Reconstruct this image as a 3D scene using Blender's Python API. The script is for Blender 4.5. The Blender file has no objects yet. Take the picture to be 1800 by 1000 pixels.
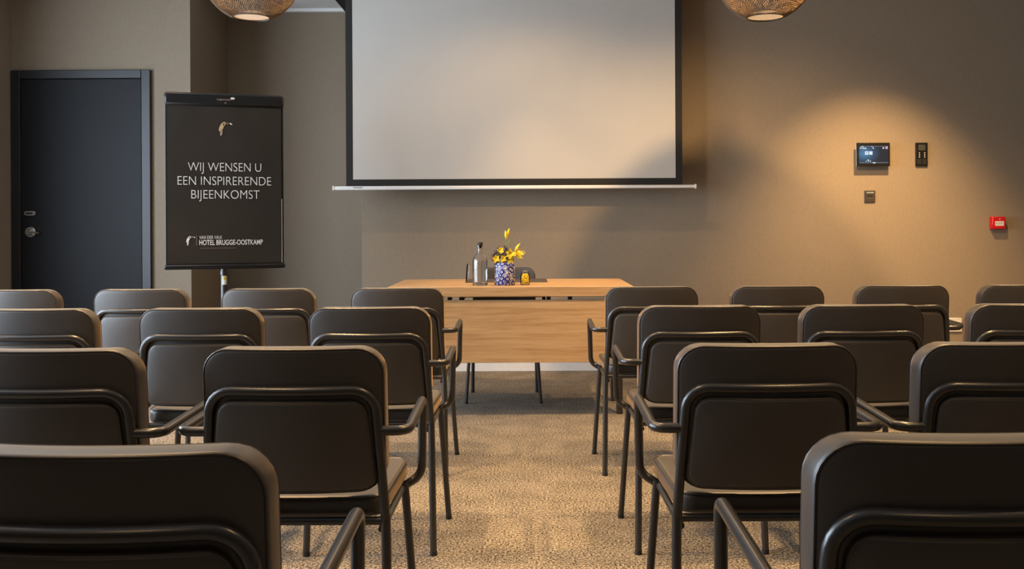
import bpy, math, random
from mathutils import Vector, Matrix
random.seed(7)
PI = math.pi
scene = bpy.context.scene
col = scene.collection

# ------------------------------------------------------------------ camera
F = 1700.0            # focal length in pixels of the 1800 px wide frame
VX, VY = 925.0, 397.0 # where the room's depth lines meet
ROLL = math.radians(0.3)
HC = 1.10             # camera height
cam_d = bpy.data.cameras.new('camera')
cam = bpy.data.objects.new('camera', cam_d); col.objects.link(cam)
cam_d.sensor_width = 36.0
cam_d.lens = F / 1800 * 36
cam_d.shift_x = -(VX - 900) / 1800
cam_d.shift_y = -(500 - VY) / 1800
cam_d.clip_start = 0.02
cam.location = (0, 0, HC)
cam.rotation_euler = (PI / 2, ROLL, 0)
scene.camera = cam

# ------------------------------------------------------------------ world, daylight, ceiling spots
w = bpy.data.worlds.new('world'); scene.world = w; w.use_nodes = True
bg = w.node_tree.nodes['Background']
bg.inputs[0].default_value = (0.62, 0.78, 1.0, 1); bg.inputs[1].default_value = 1.0

def area(name, loc, rot, sx, sy, color, power):
    l = bpy.data.lights.new(name, 'AREA'); l.shape = 'RECTANGLE'; l.size = sx; l.size_y = sy
    l.color = color; l.energy = power
    o = bpy.data.objects.new(name, l); col.objects.link(o); o.location = loc; o.rotation_euler = rot
    return o
# daylight entering by the tall windows of the left wall
area('window_daylight', (-4.13, 3.7, 1.45), (0, -PI / 2, 0), 2.3, 4.4, (0.74, 0.86, 1.0), 420)

WARM = (1.0, 0.625, 0.275)
def spot(x, y, power, size=100, blend=0.7, tx=0.0, ty=0.0, r=0.035, c=WARM):
    l = bpy.data.lights.new('ceiling_spot', 'SPOT'); l.energy = power; l.color = c
    l.spot_size = math.radians(size); l.spot_blend = blend; l.shadow_soft_size = r
    o = bpy.data.objects.new('ceiling_spot', l); col.objects.link(o)
    o.location = (x, y, 2.92)
    o.rotation_euler = Vector((tx, ty, -1)).to_track_quat('-Z', 'Y').to_euler()
spot(0.02, 6.05, 50, 158, 0.6)
spot(0.02, 6.62, 110, 64, 0.8, ty=-0.05)
spot(2.55, 6.08, 520, 69, 1.0, tx=0.02, ty=0.46)
spot(-2.75, 5.9, 15, 100, 0.9)
spot(1.18, 4.42, 420, 89, 0.9, tx=0.12, ty=0.85)
spot(-1.35, 4.6, 130, 100, 0.8, ty=0.1)
for (x, y, p) in ((-2.8, 4.6, 230), (2.8, 4.6, 230), (0.0, 4.6, 140), (0.0, 3.45, 135), (1.25, 3.45, 290), (-1.25, 3.45, 290),
                  (-2.6, 3.5, 165), (2.6, 3.5, 190), (1.05, 2.4, 125), (-1.05, 2.4, 125), (1.2, 1.42, 75), (-1.2, 1.42, 75), (1.1, -0.5, 70), (-1.1, -0.5, 70)):  # final pair: unseen lamps added to brighten the nearest row's chair backs
    spot(x, y, p, 92, 0.8)

scene.view_settings.view_transform = 'Standard'
scene.view_settings.look = 'None'
scene.view_settings.gamma = 1.0
scene.view_settings.use_curve_mapping = False
scene.view_settings.exposure = 0.0

# ------------------------------------------------------------------ helpers
def PX(px, Y):                       # lateral position of something seen at column px at depth Y
    return (px - VX) * Y / F
def PZ(px, py, Y):                   # its height
    dy = (py - VY) + (px - VX) * math.tan(ROLL)
    return HC - dy * Y / F

def srgb(r, g, b):
    f = lambda c: (c / 255 / 12.92) if c / 255 <= 0.04045 else ((c / 255 + 0.055) / 1.055) ** 2.4
    return (f(r), f(g), f(b), 1)

def new_mat(name):
    m = bpy.data.materials.new(name); m.use_nodes = True
    nt = m.node_tree; b = nt.nodes['Principled BSDF']
    return m, nt, b
def N(nt, t, **kw):
    n = nt.nodes.new(t)
    for k, v in kw.items(): setattr(n, k, v)
    return n
def coords(nt, scale=(1, 1, 1), kind='Object'):
    tc = N(nt, 'ShaderNodeTexCoord'); mp = N(nt, 'ShaderNodeMapping')
    mp.inputs['Scale'].default_value = scale
    nt.links.new(tc.outputs[kind], mp.inputs['Vector'])
    return mp.outputs['Vector']
def ramp(nt, fac, stops, interp='LINEAR'):
    r = N(nt, 'ShaderNodeValToRGB'); r.color_ramp.interpolation = interp
    e = r.color_ramp.elements
    while len(e) < len(stops): e.new(0.5)
    for el, (p, c) in zip(e, stops): el.position = p; el.color = c
    nt.links.new(fac, r.inputs['Fac'])
    return r.outputs['Color']
def noise(nt, vec, scale, detail=3, rough=0.55):
    n = N(nt, 'ShaderNodeTexNoise'); n.inputs['Scale'].default_value = scale
    n.inputs['Detail'].default_value = detail; n.inputs['Roughness'].default_value = rough
    if vec: nt.links.new(vec, n.inputs['Vector'])
    return n.outputs['Fac']
def bump(nt, b, h, strength, dist):
    n = N(nt, 'ShaderNodeBump'); n.inputs['Strength'].default_value = strength; n.inputs['Distance'].default_value = dist
    nt.links.new(h, n.inputs['Height']); nt.links.new(n.outputs['Normal'], b.inputs['Normal'])
def plain(name, c, rough=0.5, metal=0.0, spec=0.5, var=0.06, scale=30, bs=0.0, coat=0.0):
    m, nt, b = new_mat(name)
    v = coords(nt); f = noise(nt, v, scale)
    lo = tuple(x * (1 - var) for x in c[:3]) + (1,); hi = tuple(min(1, x * (1 + var)) for x in c[:3]) + (1,)
    nt.links.new(ramp(nt, f, [(0.3, lo), (0.7, hi)]), b.inputs['Base Color'])
    b.inputs['Roughness'].default_value = rough; b.inputs['Metallic'].default_value = metal
    b.inputs['Specular IOR Level'].default_value = spec; b.inputs['Coat Weight'].default_value = coat
    if bs: bump(nt, b, f, bs, 0.001)
    return m

M = {}
# wallpaper with a woven grain
def wall_mat(name, c):
    m, nt, b = new_mat(name)
    v1 = coords(nt, (60, 60, 420)); v2 = coords(nt, (420, 420, 40)); v3 = coords(nt, (1, 1, 1))
    a = noise(nt, v1, 1.0, 2); d = noise(nt, v2, 1.0, 2); e = noise(nt, v3, 1.3, 2)
    mx = N(nt, 'ShaderNodeMath', operation='ADD'); nt.links.new(a, mx.inputs[0]); nt.links.new(d, mx.inputs[1])
    m2 = N(nt, 'ShaderNodeMath', operation='MULTIPLY_ADD'); nt.links.new(mx.outputs[0], m2.inputs[0]); m2.inputs[1].default_value = 0.42
    m3 = N(nt, 'ShaderNodeMath', operation='MULTIPLY'); nt.links.new(e, m3.inputs[0]); m3.inputs[1].default_value = 0.16
    nt.links.new(m3.outputs[0], m2.inputs[2])
    lo = tuple(x * 0.84 for x in c[:3]) + (1,); hi = tuple(x * 1.16 for x in c[:3]) + (1,)
    nt.links.new(ramp(nt, m2.outputs[0], [(0.3, lo), (0.7, hi)]), b.inputs['Base Color'])
    b.inputs['Roughness'].default_value = 0.75; b.inputs['Specular IOR Level'].default_value = 0.25
    bump(nt, b, mx.outputs[0], 0.35, 0.0012)
    return m
M['wall'] = wall_mat('taupe_wallpaper', (0.248, 0.197, 0.141, 1))
M['ceiling'] = plain('white_ceiling_paint', (0.72, 0.71, 0.69, 1), 0.8, var=0.02)
M['skirt'] = plain('white_skirting_paint', (0.62, 0.61, 0.60, 1), 0.5, var=0.03)
# carpet
m, nt, b = new_mat('speckled_carpet')
v = coords(nt)
f1 = noise(nt, v, 125, 3, 0.7); f2 = noise(nt, v, 6, 2); f3 = noise(nt, v, 330, 2, 0.6)
ad = N(nt, 'ShaderNodeMath', operation='MULTIPLY_ADD'); nt.links.new(f2, ad.inputs[0]); ad.inputs[1].default_value = 0.10
nt.links.new(f1, ad.inputs[2])
ad2 = N(nt, 'ShaderNodeMath', operation='MULTIPLY_ADD'); nt.links.new(f3, ad2.inputs[0]); ad2.inputs[1].default_value = 0.5
nt.links.new(ad.outputs[0], ad2.inputs[2])
nt.links.new(ramp(nt, ad2.outputs[0], [(0.67, (0.012, 0.011, 0.010, 1)), (0.78, (0.130, 0.112, 0.090, 1)), (0.89, (0.41, 0.355, 0.285, 1))]), b.inputs['Base Color'])
b.inputs['Roughness'].default_value = 0.95; b.inputs['Specular IOR Level'].default_value = 0.1
bump(nt, b, ad2.outputs[0], 0.8, 0.006)
M['carpet'] = m
# oak
m, nt, b = new_mat('oak_veneer')
v = coords(nt, (1.0, 12, 22)); f1 = noise(nt, v, 2.2, 7, 0.65)
v2 = coords(nt, (6, 60, 120)); f2 = noise(nt, v2, 2.0, 3)
v3 = coords(nt, (3.2, 3, 7)); vo = N(nt, 'ShaderNodeTexVoronoi'); vo.inputs['Scale'].default_value = 1.1; nt.links.new(v3, vo.inputs['Vector'])
kn = N(nt, 'ShaderNodeMapRange'); nt.links.new(vo.outputs['Distance'], kn.inputs[0]); kn.inputs[1].default_value = 0.0; kn.inputs[2].default_value = 0.13
kn.inputs[3].default_value = -0.22; kn.inputs[4].default_value = 0.0
s1 = N(nt, 'ShaderNodeMath', operation='MULTIPLY_ADD'); nt.links.new(f2, s1.inputs[0]); s1.inputs[1].default_value = 0.25; nt.links.new(f1, s1.inputs[2])
s2 = N(nt, 'ShaderNodeMath', operation='ADD'); nt.links.new(s1.outputs[0], s2.inputs[0]); nt.links.new(kn.outputs[0], s2.inputs[1])
nt.links.new(ramp(nt, s2.outputs[0], [(0.30, (0.20, 0.105, 0.042, 1)), (0.52, (0.36, 0.212, 0.094, 1)), (0.66, (0.44, 0.275, 0.133, 1)), (0.85, (0.50, 0.328, 0.171, 1))]), b.inputs['Base Color'])
b.inputs['Roughness'].default_value = 0.45; b.inputs['Specular IOR Level'].default_value = 0.4
M['oak'] = m
# leather
m, nt, b = new_mat('brown_leather')
v = coords(nt); vo = N(nt, 'ShaderNodeTexVoronoi'); vo.inputs['Scale'].default_value = 420; nt.links.new(v, vo.inputs['Vector'])
f = noise(nt, v, 7, 3)
nt.links.new(ramp(nt, f, [(0.3, (0.026, 0.0215, 0.0185, 1)), (0.7, (0.036, 0.030, 0.026, 1))]), b.inputs['Base Color'])
b.inputs['Roughness'].default_value = 0.45; b.inputs['Specular IOR Level'].default_value = 0.8
b.inputs['Sheen Weight'].default_value = 0.38; b.inputs['Sheen Roughness'].default_value = 0.3
b.inputs['Sheen Tint'].default_value = (1.0, 0.68, 0.38, 1)
bump(nt, b, vo.outputs['Distance'], 0.12, 0.0006)
M['leather'] = m
M['piping'] = plain('leather_piping', (0.05, 0.040, 0.032, 1), 0.4, scale=200)
M['tube'] = plain('black_lacquered_steel', (0.020, 0.019, 0.019, 1), 0.30, spec=0.7, scale=60)
M['glide'] = plain('black_plastic', (0.012, 0.012, 0.012, 1), 0.5)
M['black'] = plain('black_plastic_satin', (0.007, 0.0065, 0.006, 1), 0.42, spec=0.3)
M['frame_black'] = plain('black_screen_border', (0.020, 0.0185, 0.017, 1), 0.7, spec=0.2)
M['screen'] = plain('projection_cloth', (0.46, 0.44, 0.405, 1), 0.85, spec=0.1, var=0.015, scale=4)
M['bar'] = plain('white_aluminium_bar', (0.70, 0.69, 0.67, 1), 0.4, var=0.02)
M['door'] = plain('charcoal_door_paint', (0.0095, 0.0100, 0.0115, 1), 0.5, spec=0.2, scale=5)
M['doorframe'] = plain('charcoal_frame_paint', (0.013, 0.0135, 0.015, 1), 0.42, spec=0.5, scale=5)
M['steel'] = plain('brushed_steel', (0.52, 0.50, 0.47, 1), 0.3, 1.0, scale=120)
M['white'] = plain('white_plastic', (0.62, 0.60, 0.56, 1), 0.4, var=0.02)
M['red'] = plain('red_plastic', (0.50, 0.006, 0.010, 1), 0.35, var=0.03)
M['darkplate'] = plain('bronze_plate', (0.045, 0.034, 0.026, 1), 0.4)
M['poster'] = plain('dark_poster_print', (0.024, 0.018, 0.0125, 1), 0.40, spec=0.4, var=0.15, scale=3)
M['ink_white'] = plain('white_print', (0.62, 0.58, 0.53, 1), 0.6, var=0.03)
M['ink_grey'] = plain('grey_print', (0.13, 0.10, 0.075, 1), 0.6)
M['ink_brown'] = plain('brown_print', (0.09, 0.06, 0.038, 1), 0.6)
M['ink_gold'] = plain('gold_print', (0.50, 0.34, 0.17, 1), 0.5)
M['ink_rose'] = plain('rose_print', (0.36, 0.25, 0.20, 1), 0.5)
M['yellow_sticker'] = plain('yellow_sticker', (0.72, 0.56, 0.03, 1), 0.5)
M['petal'] = plain('yellow_petal', (0.84, 0.60, 0.012, 1), 0.5, var=0.18, scale=60)
M['bud'] = plain('yellow_bud', (0.78, 0.62, 0.02, 1), 0.45, var=0.2, scale=40)
M['stem'] = plain('green_stem', (0.20, 0.25, 0.05, 1), 0.5, var=0.2)
M['berry'] = plain('dark_berries', (0.030, 0.014, 0.030, 1), 0.35, var=0.4, scale=80)
M['candy'] = plain('yellow_candy', (0.85, 0.60, 0.01, 1), 0.35, var=0.15, scale=90)
M['pad'] = plain('dark_desk_pad', (0.045, 0.036, 0.030, 1), 0.5)
M['darkwood'] = plain('dark_brown_steel', (0.022, 0.015, 0.011, 1), 0.5)
M['cork'] = plain('black_cork', (0.02, 0.014, 0.011, 1), 0.6)

def glass(name, c=(1, 1, 1, 1), rough=0.0, ior=1.46):
    m, nt, b = new_mat(name)
    b.inputs['Transmission Weight'].default_value = 1.0; b.inputs['Roughness'].default_value = rough
    b.inputs['IOR'].default_value = ior
    f = noise(nt, coords(nt), 40)
    nt.links.new(ramp(nt, f, [(0.0, c), (1.0, tuple(x * 0.97 for x in c[:3]) + (1,))]), b.inputs['Base Color'])
    return m
M['glass'] = glass('clear_glass')
M['water'] = glass('water', ior=1.33)
# window pane: thin glass
m, nt, b = new_mat('window_pane')
tr = N(nt, 'ShaderNodeBsdfTransparent'); gl = N(nt, 'ShaderNodeBsdfGlossy'); gl.inputs['Roughness'].default_value = 0.02
mix = N(nt, 'ShaderNodeMixShader'); mix.inputs[0].default_value = 0.06
nt.links.new(tr.outputs[0], mix.inputs[1]); nt.links.new(gl.outputs[0], mix.inputs[2])
nt.links.new(mix.outputs[0], nt.nodes['Material Output'].inputs['Surface'])
M['pane'] = m
m, nt, b = new_mat('thin_glass')
tr = N(nt, 'ShaderNodeBsdfTransparent'); gl = N(nt, 'ShaderNodeBsdfGlossy'); gl.inputs['Roughness'].default_value = 0.03
lw = N(nt, 'ShaderNodeLayerWeight'); lw.inputs['Blend'].default_value = 0.16
tr.inputs['Color'].default_value = (0.99, 0.995, 0.995, 1)
mix = N(nt, 'ShaderNodeMixShader'); nt.links.new(lw.outputs['Fresnel'], mix.inputs[0])
nt.links.new(tr.outputs[0], mix.inputs[1]); nt.links.new(gl.outputs[0], mix.inputs[2])
nt.links.new(mix.outputs[0], nt.nodes['Material Output'].inputs['Surface'])
M['thin_glass'] = m
# woven straw of the pendants
m, nt, b = new_mat('woven_strand')
f = noise(nt, coords(nt), 35, 3)
nt.links.new(ramp(nt, f, [(0.3, (0.13, 0.085, 0.05, 1)), (0.7, (0.25, 0.165, 0.10, 1))]), b.inputs['Base Color'])
b.inputs['Roughness'].default_value = 0.7
M['strand'] = m
def emit(name, c, s, base=(0.01, 0.01, 0.012, 1)):
    m, nt, b = new_mat(name)
    f = noise(nt, coords(nt), 20)
    nt.links.new(ramp(nt, f, [(0, c), (1, tuple(x * 0.96 for x in c[:3]) + (1,))]), b.inputs['Emission Color'])
    b.inputs['Base Color'].default_value = base; b.inputs['Emission Strength'].default_value = s
    return m
M['diffuser'] = emit('lit_diffuser', (1.0, 0.62, 0.30, 1), 0.5, (0.5, 0.42, 0.35, 1))
M['icon'] = emit('lit_icon', (0.75, 0.9, 1.0, 1), 0.9)
M['icon_pink'] = emit('lit_pink_icon', (0.8, 0.45, 0.65, 1), 0.8)
M['icon_dim'] = emit('lit_dim_bar', (0.25, 0.42, 0.6, 1), 0.3)
M['lcd'] = plain('grey_lcd', (0.055, 0.055, 0.048, 1), 0.3)
M['slotlit'] = emit('lit_slot', (1.0, 0.85, 0.5, 1), 0.55)
# lit touch screen: blue glow image
m, nt, b = new_mat('lit_touch_screen')
tc = N(nt, 'ShaderNodeTexCoord'); gr = N(nt, 'ShaderNodeTexGradient', gradient_type='SPHERICAL')
mp = N(nt, 'ShaderNodeMapping'); mp.inputs['Location'].default_value = (0.55, 0, -0.1); mp.inputs['Scale'].default_value = (8.0, 1, 11.0)
nt.links.new(tc.outputs['Object'], mp.inputs['Vector']); nt.links.new(mp.outputs[0], gr.inputs['Vector'])
nt.links.new(ramp(nt, gr.outputs['Fac'], [(0.0, (0.006, 0.014, 0.026, 1)), (0.4, (0.02, 0.06, 0.12, 1)), (1.0, (0.07, 0.23, 0.42, 1))]), b.inputs['Emission Color'])
b.inputs['Emission Strength'].default_value = 1.0; b.inputs['Base Color'].default_value = (0.01, 0.01, 0.012, 1); b.inputs['Roughness'].default_value = 0.15
M['touch'] = m
# blue and white floral print of the jar
m, nt, b = new_mat('blue_floral_print')
tc = N(nt, 'ShaderNodeTexCoord')
mp = N(nt, 'ShaderNodeMapping'); mp.inputs['Scale'].default_value = (27, 27, 1); nt.links.new(tc.outputs['UV'], mp.inputs['Vector'])
nz = N(nt, 'ShaderNodeTexNoise'); nz.inputs['Scale'].default_value = 2.6; nt.links.new(mp.outputs[0], nz.inputs['Vector'])
vo = N(nt, 'ShaderNodeTexVoronoi', voronoi_dimensions='2D'); vo.inputs['Scale'].default_value = 1.0; vo.inputs['Randomness'].default_value = 0.75
nt.links.new(mp.outputs[0], vo.inputs['Vector'])
ms = N(nt, 'ShaderNodeMath', operation='MULTIPLY_ADD'); nt.links.new(nz.outputs['Fac'], ms.inputs[0]); ms.inputs[1].default_value = 0.7; ms.inputs[2].default_value = -0.33
sm = N(nt, 'ShaderNodeMath', operation='ADD'); nt.links.new(vo.outputs['Distance'], sm.inputs[0])
gt = N(nt, 'ShaderNodeMath', operation='GREATER_THAN'); nt.links.new(vo.outputs['Distance'], gt.inputs[0]); gt.inputs[1].default_value = 0.27
mm = N(nt, 'ShaderNodeMath', operation='MULTIPLY'); nt.links.new(ms.outputs[0], mm.inputs[0]); nt.links.new(gt.outputs[0], mm.inputs[1])
nt.links.new(mm.outputs[0], sm.inputs[1])
WH = (0.66, 0.66, 0.68, 1); BL = (0.018, 0.035, 0.24, 1)
nt.links.new(ramp(nt, sm.outputs[0], [(0.0, WH), (0.06, BL), (0.12, WH), (0.19, BL), (0.52, WH), (0.60, BL), (0.72, WH)], 'CONSTANT'), b.inputs['Base Color'])
b.inputs['Roughness'].default_value = 0.25
M['floral'] = m

class MB:
    def __init__(s): s.v = []; s.f = []; s.uv = None
    def add(s, vs, fs):
        o = len(s.v); s.v += [tuple(x) for x in vs]; s.f += [tuple(i + o for i in f) for f in fs]
    def box(s, x0, x1, y0, y1, z0, z1, bev=0.0):
        if bev <= 0:
            vs = [(x, y, z) for z in (z0, z1) for y in (y0, y1) for x in (x0, x1)]
            s.add(vs, [(0, 2, 3, 1), (4, 5, 7, 6), (0, 1, 5, 4), (2, 6, 7, 3), (0, 4, 6, 2), (1, 3, 7, 5)])
            return
        bv = min(bev, (x1 - x0) / 2.01, (y1 - y0) / 2.01, (z1 - z0) / 2.01)
        X = (x0, x0 + bv, x1 - bv, x1); Y = (y0, y0 + bv, y1 - bv, y1); Z = (z0, z0 + bv, z1 - bv, z1)
        idx = {}; vs = []
        def g(i, j, k):
            if (i, j, k) not in idx:
                idx[(i, j, k)] = len(vs); vs.append((X[i], Y[j], Z[k]))
            return idx[(i, j, k)]
        fs = []
        for e in (0, 3):   # six faces
            q = [g(e, 1, 1), g(e, 2, 1), g(e, 2, 2), g(e, 1, 2)]; fs.append(q if e else q[::-1])
            q = [g(1, e, 1), g(1, e, 2), g(2, e, 2), g(2, e, 1)]; fs.append(q if e else q[::-1])
            q = [g(1, 1, e), g(2, 1, e), g(2, 2, e), g(1, 2, e)]; fs.append(q if e else q[::-1])
        for a in (0, 3):
            for c in (0, 3):
                ai, ci = (1 if a == 0 else 2), (1 if c == 0 else 2)
                fs.append([g(a, ci, 1), g(a, ci, 2), g(ai, c, 2), g(ai, c, 1)])
                fs.append([g(a, 1, ci), g(a, 2, ci), g(ai, 2, c), g(ai, 1, c)])
                fs.append([g(1, a, ci), g(2, a, ci), g(2, ai, c), g(1, ai, c)])
                for e in (0, 3):
                    ei = 1 if e == 0 else 2
                    fs.append([g(a, ci, ei), g(ai, c, ei), g(ai, ci, e)])
        s.add(vs, fs)
    def tube(s, pts, r, n=10, closed=False, cap=True):
        pts = [Vector(p) for p in pts]; m = len(pts)
        rr = r if isinstance(r, (list, tuple)) else [r] * m
        tg = []
        for i in range(m):
            a = pts[(i - 1) % m] if (closed or i > 0) else pts[i]
            c = pts[(i + 1) % m] if (closed or i < m - 1) else pts[i]
            tg.append((c - a).normalized())
        up = Vector((0, 0, 1)) if abs(tg[0].z) < 0.9 else Vector((1, 0, 0))
        nrm = (up - tg[0] * up.dot(tg[0])).normalized()
        vs = []
        for i in range(m):
            nrm = (nrm - tg[i] * nrm.dot(tg[i]))
            nrm = nrm.normalized() if nrm.length > 1e-6 else tg[i].orthogonal().normalized()
            bn = tg[i].cross(nrm)
            for k in range(n):
                a = 2 * PI * k / n
                vs.append(pts[i] + (nrm * math.cos(a) + bn * math.sin(a)) * rr[i])
        fs = []
        for i in range(m if closed else m - 1):
            j = (i + 1) % m
            for k in range(n):
                l = (k + 1) % n
                fs.append((i * n + k, i * n + l, j * n + l, j * n + k))
        if cap and not closed:
            fs.append(tuple(range(n))[::-1]); fs.append(tuple(range((m - 1) * n, m * n)))
        s.add(vs, fs)
    def lathe(s, prof, n=32, c=(0, 0, 0)):       # prof: (radius, z)
        vs = []; m = len(prof)
        for (r, z) in prof:
            for k in range(n):
                a = 2 * PI * k / n
                vs.append((c[0] + r * math.cos(a), c[1] + r * math.sin(a), c[2] + z))
        fs = []
        for i in range(m - 1):
            for k in range(n):
                l = (k + 1) % n
                fs.append((i * n + k, i * n + l, (i + 1) * n + l, (i + 1) * n + k))
        s.add(vs, fs)
    def prism(s, poly, y0, y1):                   # polygon in x,z extruded along y
        n = len(poly)
        s.add([(x, y0, z) for x, z in poly] + [(x, y1, z) for x, z in poly],
              [tuple(range(n)), tuple(range(2 * n - 1, n - 1, -1))] + [(i, i + n, (i + 1) % n + n, (i + 1) % n) for i in range(n)])
    def ball(s, c, r, nu=10, nv=6, sc=(1, 1, 1)):
        vs = []; fs = []
        for i in range(nv + 1):
            t = PI * i / nv
            for k in range(nu):
                a = 2 * PI * k / nu
                vs.append((c[0] + r * sc[0] * math.sin(t) * math.cos(a), c[1] + r * sc[1] * math.sin(t) * math.sin(a), c[2] + r * sc[2] * math.cos(t)))
        for i in range(nv):
            for k in range(nu):
                l = (k + 1) % nu
                fs.append((i * nu + k, (i + 1) * nu + k, (i + 1) * nu + l, i * nu + l))
        s.add(vs, fs)
    def mesh(s, name, mat, smooth=True, angle=40):
        import bmesh
        me = bpy.data.meshes.new(name); me.from_pydata(s.v, [], s.f)
        bm = bmesh.new(); bm.from_mesh(me)
        bmesh.ops.remove_doubles(bm, verts=bm.verts, dist=1e-5)
        bmesh.ops.dissolve_degenerate(bm, edges=bm.edges, dist=1e-6)
        bmesh.ops.recalc_face_normals(bm, faces=bm.faces)
        bm.to_mesh(me); bm.free()
        me.materials.append(M[mat])
        if smooth:
            for p in me.polygons: p.use_smooth = True
            try: me.set_sharp_from_angle(angle=math.radians(angle))
            except Exception: pass
        return me
    def build(s, name, mat, parent=None, smooth=True, angle=40):
        o = bpy.data.objects.new(name, s.mesh(name, mat, smooth, angle)); col.objects.link(o)
        o.parent = parent
        return o

def tag(o, label=None, cat=None, group=None, kind=None):
    if label: o['label'] = label
    if cat: o['category'] = cat
    if group: o['group'] = group
    if kind: o['kind'] = kind
    return o
def empty(name, loc=(0, 0, 0), rz=0.0):
    o = bpy.data.objects.new(name, None); col.objects.link(o); o.location = loc; o.rotation_euler = (0, 0, rz)
    o.empty_display_size = 0.1
    return o
def struct(name, mb, mat, label, cat, smooth=False):
    return tag(mb.build(name, mat, None, smooth), label, cat, None, 'structure')
def copy_tree(o, parent=None):
    c = o.copy(); col.objects.link(c); c.parent = parent
    for ch in [x for x in bpy.data.objects if x.parent is o]: copy_tree(ch, c)
    return c
def fillet(pts, rad, n=6):
    pts = [Vector(p) for p in pts]; out = [pts[0]]
    rads = rad if isinstance(rad, (list, tuple)) else [rad] * len(pts)
    for i in range(1, len(pts) - 1):
        p = pts[i]; a = (pts[i - 1] - p); c = (pts[i + 1] - p); la, lc = a.length, c.length; a.normalize(); c.normalize()
        ang = a.angle(c); d = min(rads[i] / math.tan(ang / 2), la * 0.49, lc * 0.49)
        r = d * math.tan(ang / 2)
        bis = (a + c).normalized(); cen = p + bis * (r / math.sin(ang / 2))
        s0 = p + a * d - cen; s1 = p + c * d - cen
        tot = s0.angle(s1); ax = s0.cross(s1).normalized()
        for k in range(n + 1):
            out.append(cen + Matrix.Rotation(tot * k / n, 3, ax) @ s0)
    out.append(pts[-1])
    return out

# ------------------------------------------------------------------ room shell
YW = 7.33; YR = 8.26; XL = -3.89; XR = 3.80; YB = -5.0; H = 2.96
XN0 = -2.54; XN1 = -1.246      # recess between door wall and main wall
mb = MB(); mb.box(XL - 0.1, XR + 0.1, YB - 0.1, YR + 0.1, -0.08, 0); struct('floor', mb, 'carpet', 'beige and brown speckled carpet floor', 'floor')
mb = MB(); mb.box(XL - 0.1, XR + 0.1, YB - 0.1, YR + 0.1, H, H + 0.08); struct('ceiling', mb, 'ceiling', 'white ceiling seen above the wall recess', 'ceiling')
mb = MB(); mb.box(XN1, XR, YW, YR + 0.1, 0, H); struct('wall_front', mb, 'wall', 'taupe woven wallpaper wall behind the screen and table', 'wall')
mb = MB(); mb.box(XL, XN0, YW, YR + 0.1, 0, H); struct('wall_door_side', mb, 'wall', 'taupe wall around the black door', 'wall')
mb = MB(); mb.box(XN0, XN1, YR, YR + 0.1, 0, H); struct('wall_recess', mb, 'wall', 'back wall of the recess left of the screen', 'wall')
mb = MB(); mb.box(XR, XR + 0.1, YB - 0.1, YR + 0.1, 0, H); struct('wall_right', mb, 'wall', 'taupe side wall beyond the fire call point', 'wall')
mb = MB(); mb.box(XL - 0.1, XR + 0.1, YB - 0.1, YB, 0, H); struct('wall_back', mb, 'wall', 'taupe wall behind the last row of chairs', 'wall')
WY0, WY1, WZ0, WZ1 = 1.4, 6.0, 0.3, 2.6
mb = MB()
mb.box(XL - 0.1, XL, YB, WY0, 0, H); mb.box(XL - 0.1, XL, WY1, YR + 0.1, 0, H)
mb.box(XL - 0.1, XL, WY0, WY1, 0, WZ0); mb.box(XL - 0.1, XL, WY0, WY1, WZ1, H)
struct('wall_left', mb, 'wall', 'taupe side wall left of the black door', 'wall')
win = tag(empty('window_1', (XL - 0.05, (WY0 + WY1) / 2, WZ0)), 'tall daylight window in the left side wall', 'window', None, 'structure')
def local(o): return Vector(o.location)
mb = MB()
for (a, c) in ((-2.3, -2.24), (-0.80, -0.74), (0.74, 0.80), (2.24, 2.3)): mb.box(-0.03, 0.03, a, c, 0, WZ1 - WZ0, 0.004)
mb.box(-0.03, 0.03, -2.24, 2.24, 0, 0.06, 0.004); mb.box(-0.03, 0.03, -2.24, 2.24, WZ1 - WZ0 - 0.06, WZ1 - WZ0, 0.004)
mb.build('window_frame', 'doorframe', win, False)
for (a, c) in ((-2.24, -0.80), (-0.74, 0.74), (0.80, 2.24)):
    mb = MB(); mb.box(-0.004, 0.004, a, c, 0.06, WZ1 - WZ0 - 0.06); mb.build('pane', 'pane', win, False)
# skirting boards
mb = MB(); mb.box(XN1, XR, YW - 0.014, YW, 0, 0.085, 0.003); struct('baseboard_front', mb, 'skirt', 'white skirting board under the wall behind the table', 'baseboard')
mb = MB(); mb.box(XR - 0.014, XR, YB, YW - 0.014, 0, 0.085, 0.003); struct('baseboard_right', mb, 'skirt', 'white skirting board along the right side wall', 'baseboard')
mb = MB(); mb.box(XN0, XN1, YR - 0.014, YR, 0, 0.085, 0.003); struct('baseboard_recess', mb, 'skirt', 'white skirting board at the back of the recess', 'baseboard')
mb = MB(); mb.box(PX(268, YW) + 0.002, XN0, YW - 0.014, YW, 0, 0.085, 0.003); struct('baseboard_door_side', mb, 'skirt', 'white skirting board right of the black door', 'baseboard')
# cornice and dark ceiling strip in the recess
mb = MB(); mb.box(XN0, XN1, YR - 0.05, YR, H - 0.03, H - 0.001, 0.004); struct('trim_1', mb, 'ceiling', 'white cornice strip at the top of the recess', 'trim')
mb = MB(); mb.box(-1.53, XN1, 7.35, YR - 0.05, H - 0.032, H - 0.001); struct('trim_2', mb, 'frame_black', 'dark ceiling strip beside the projection screen', 'trim')

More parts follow.
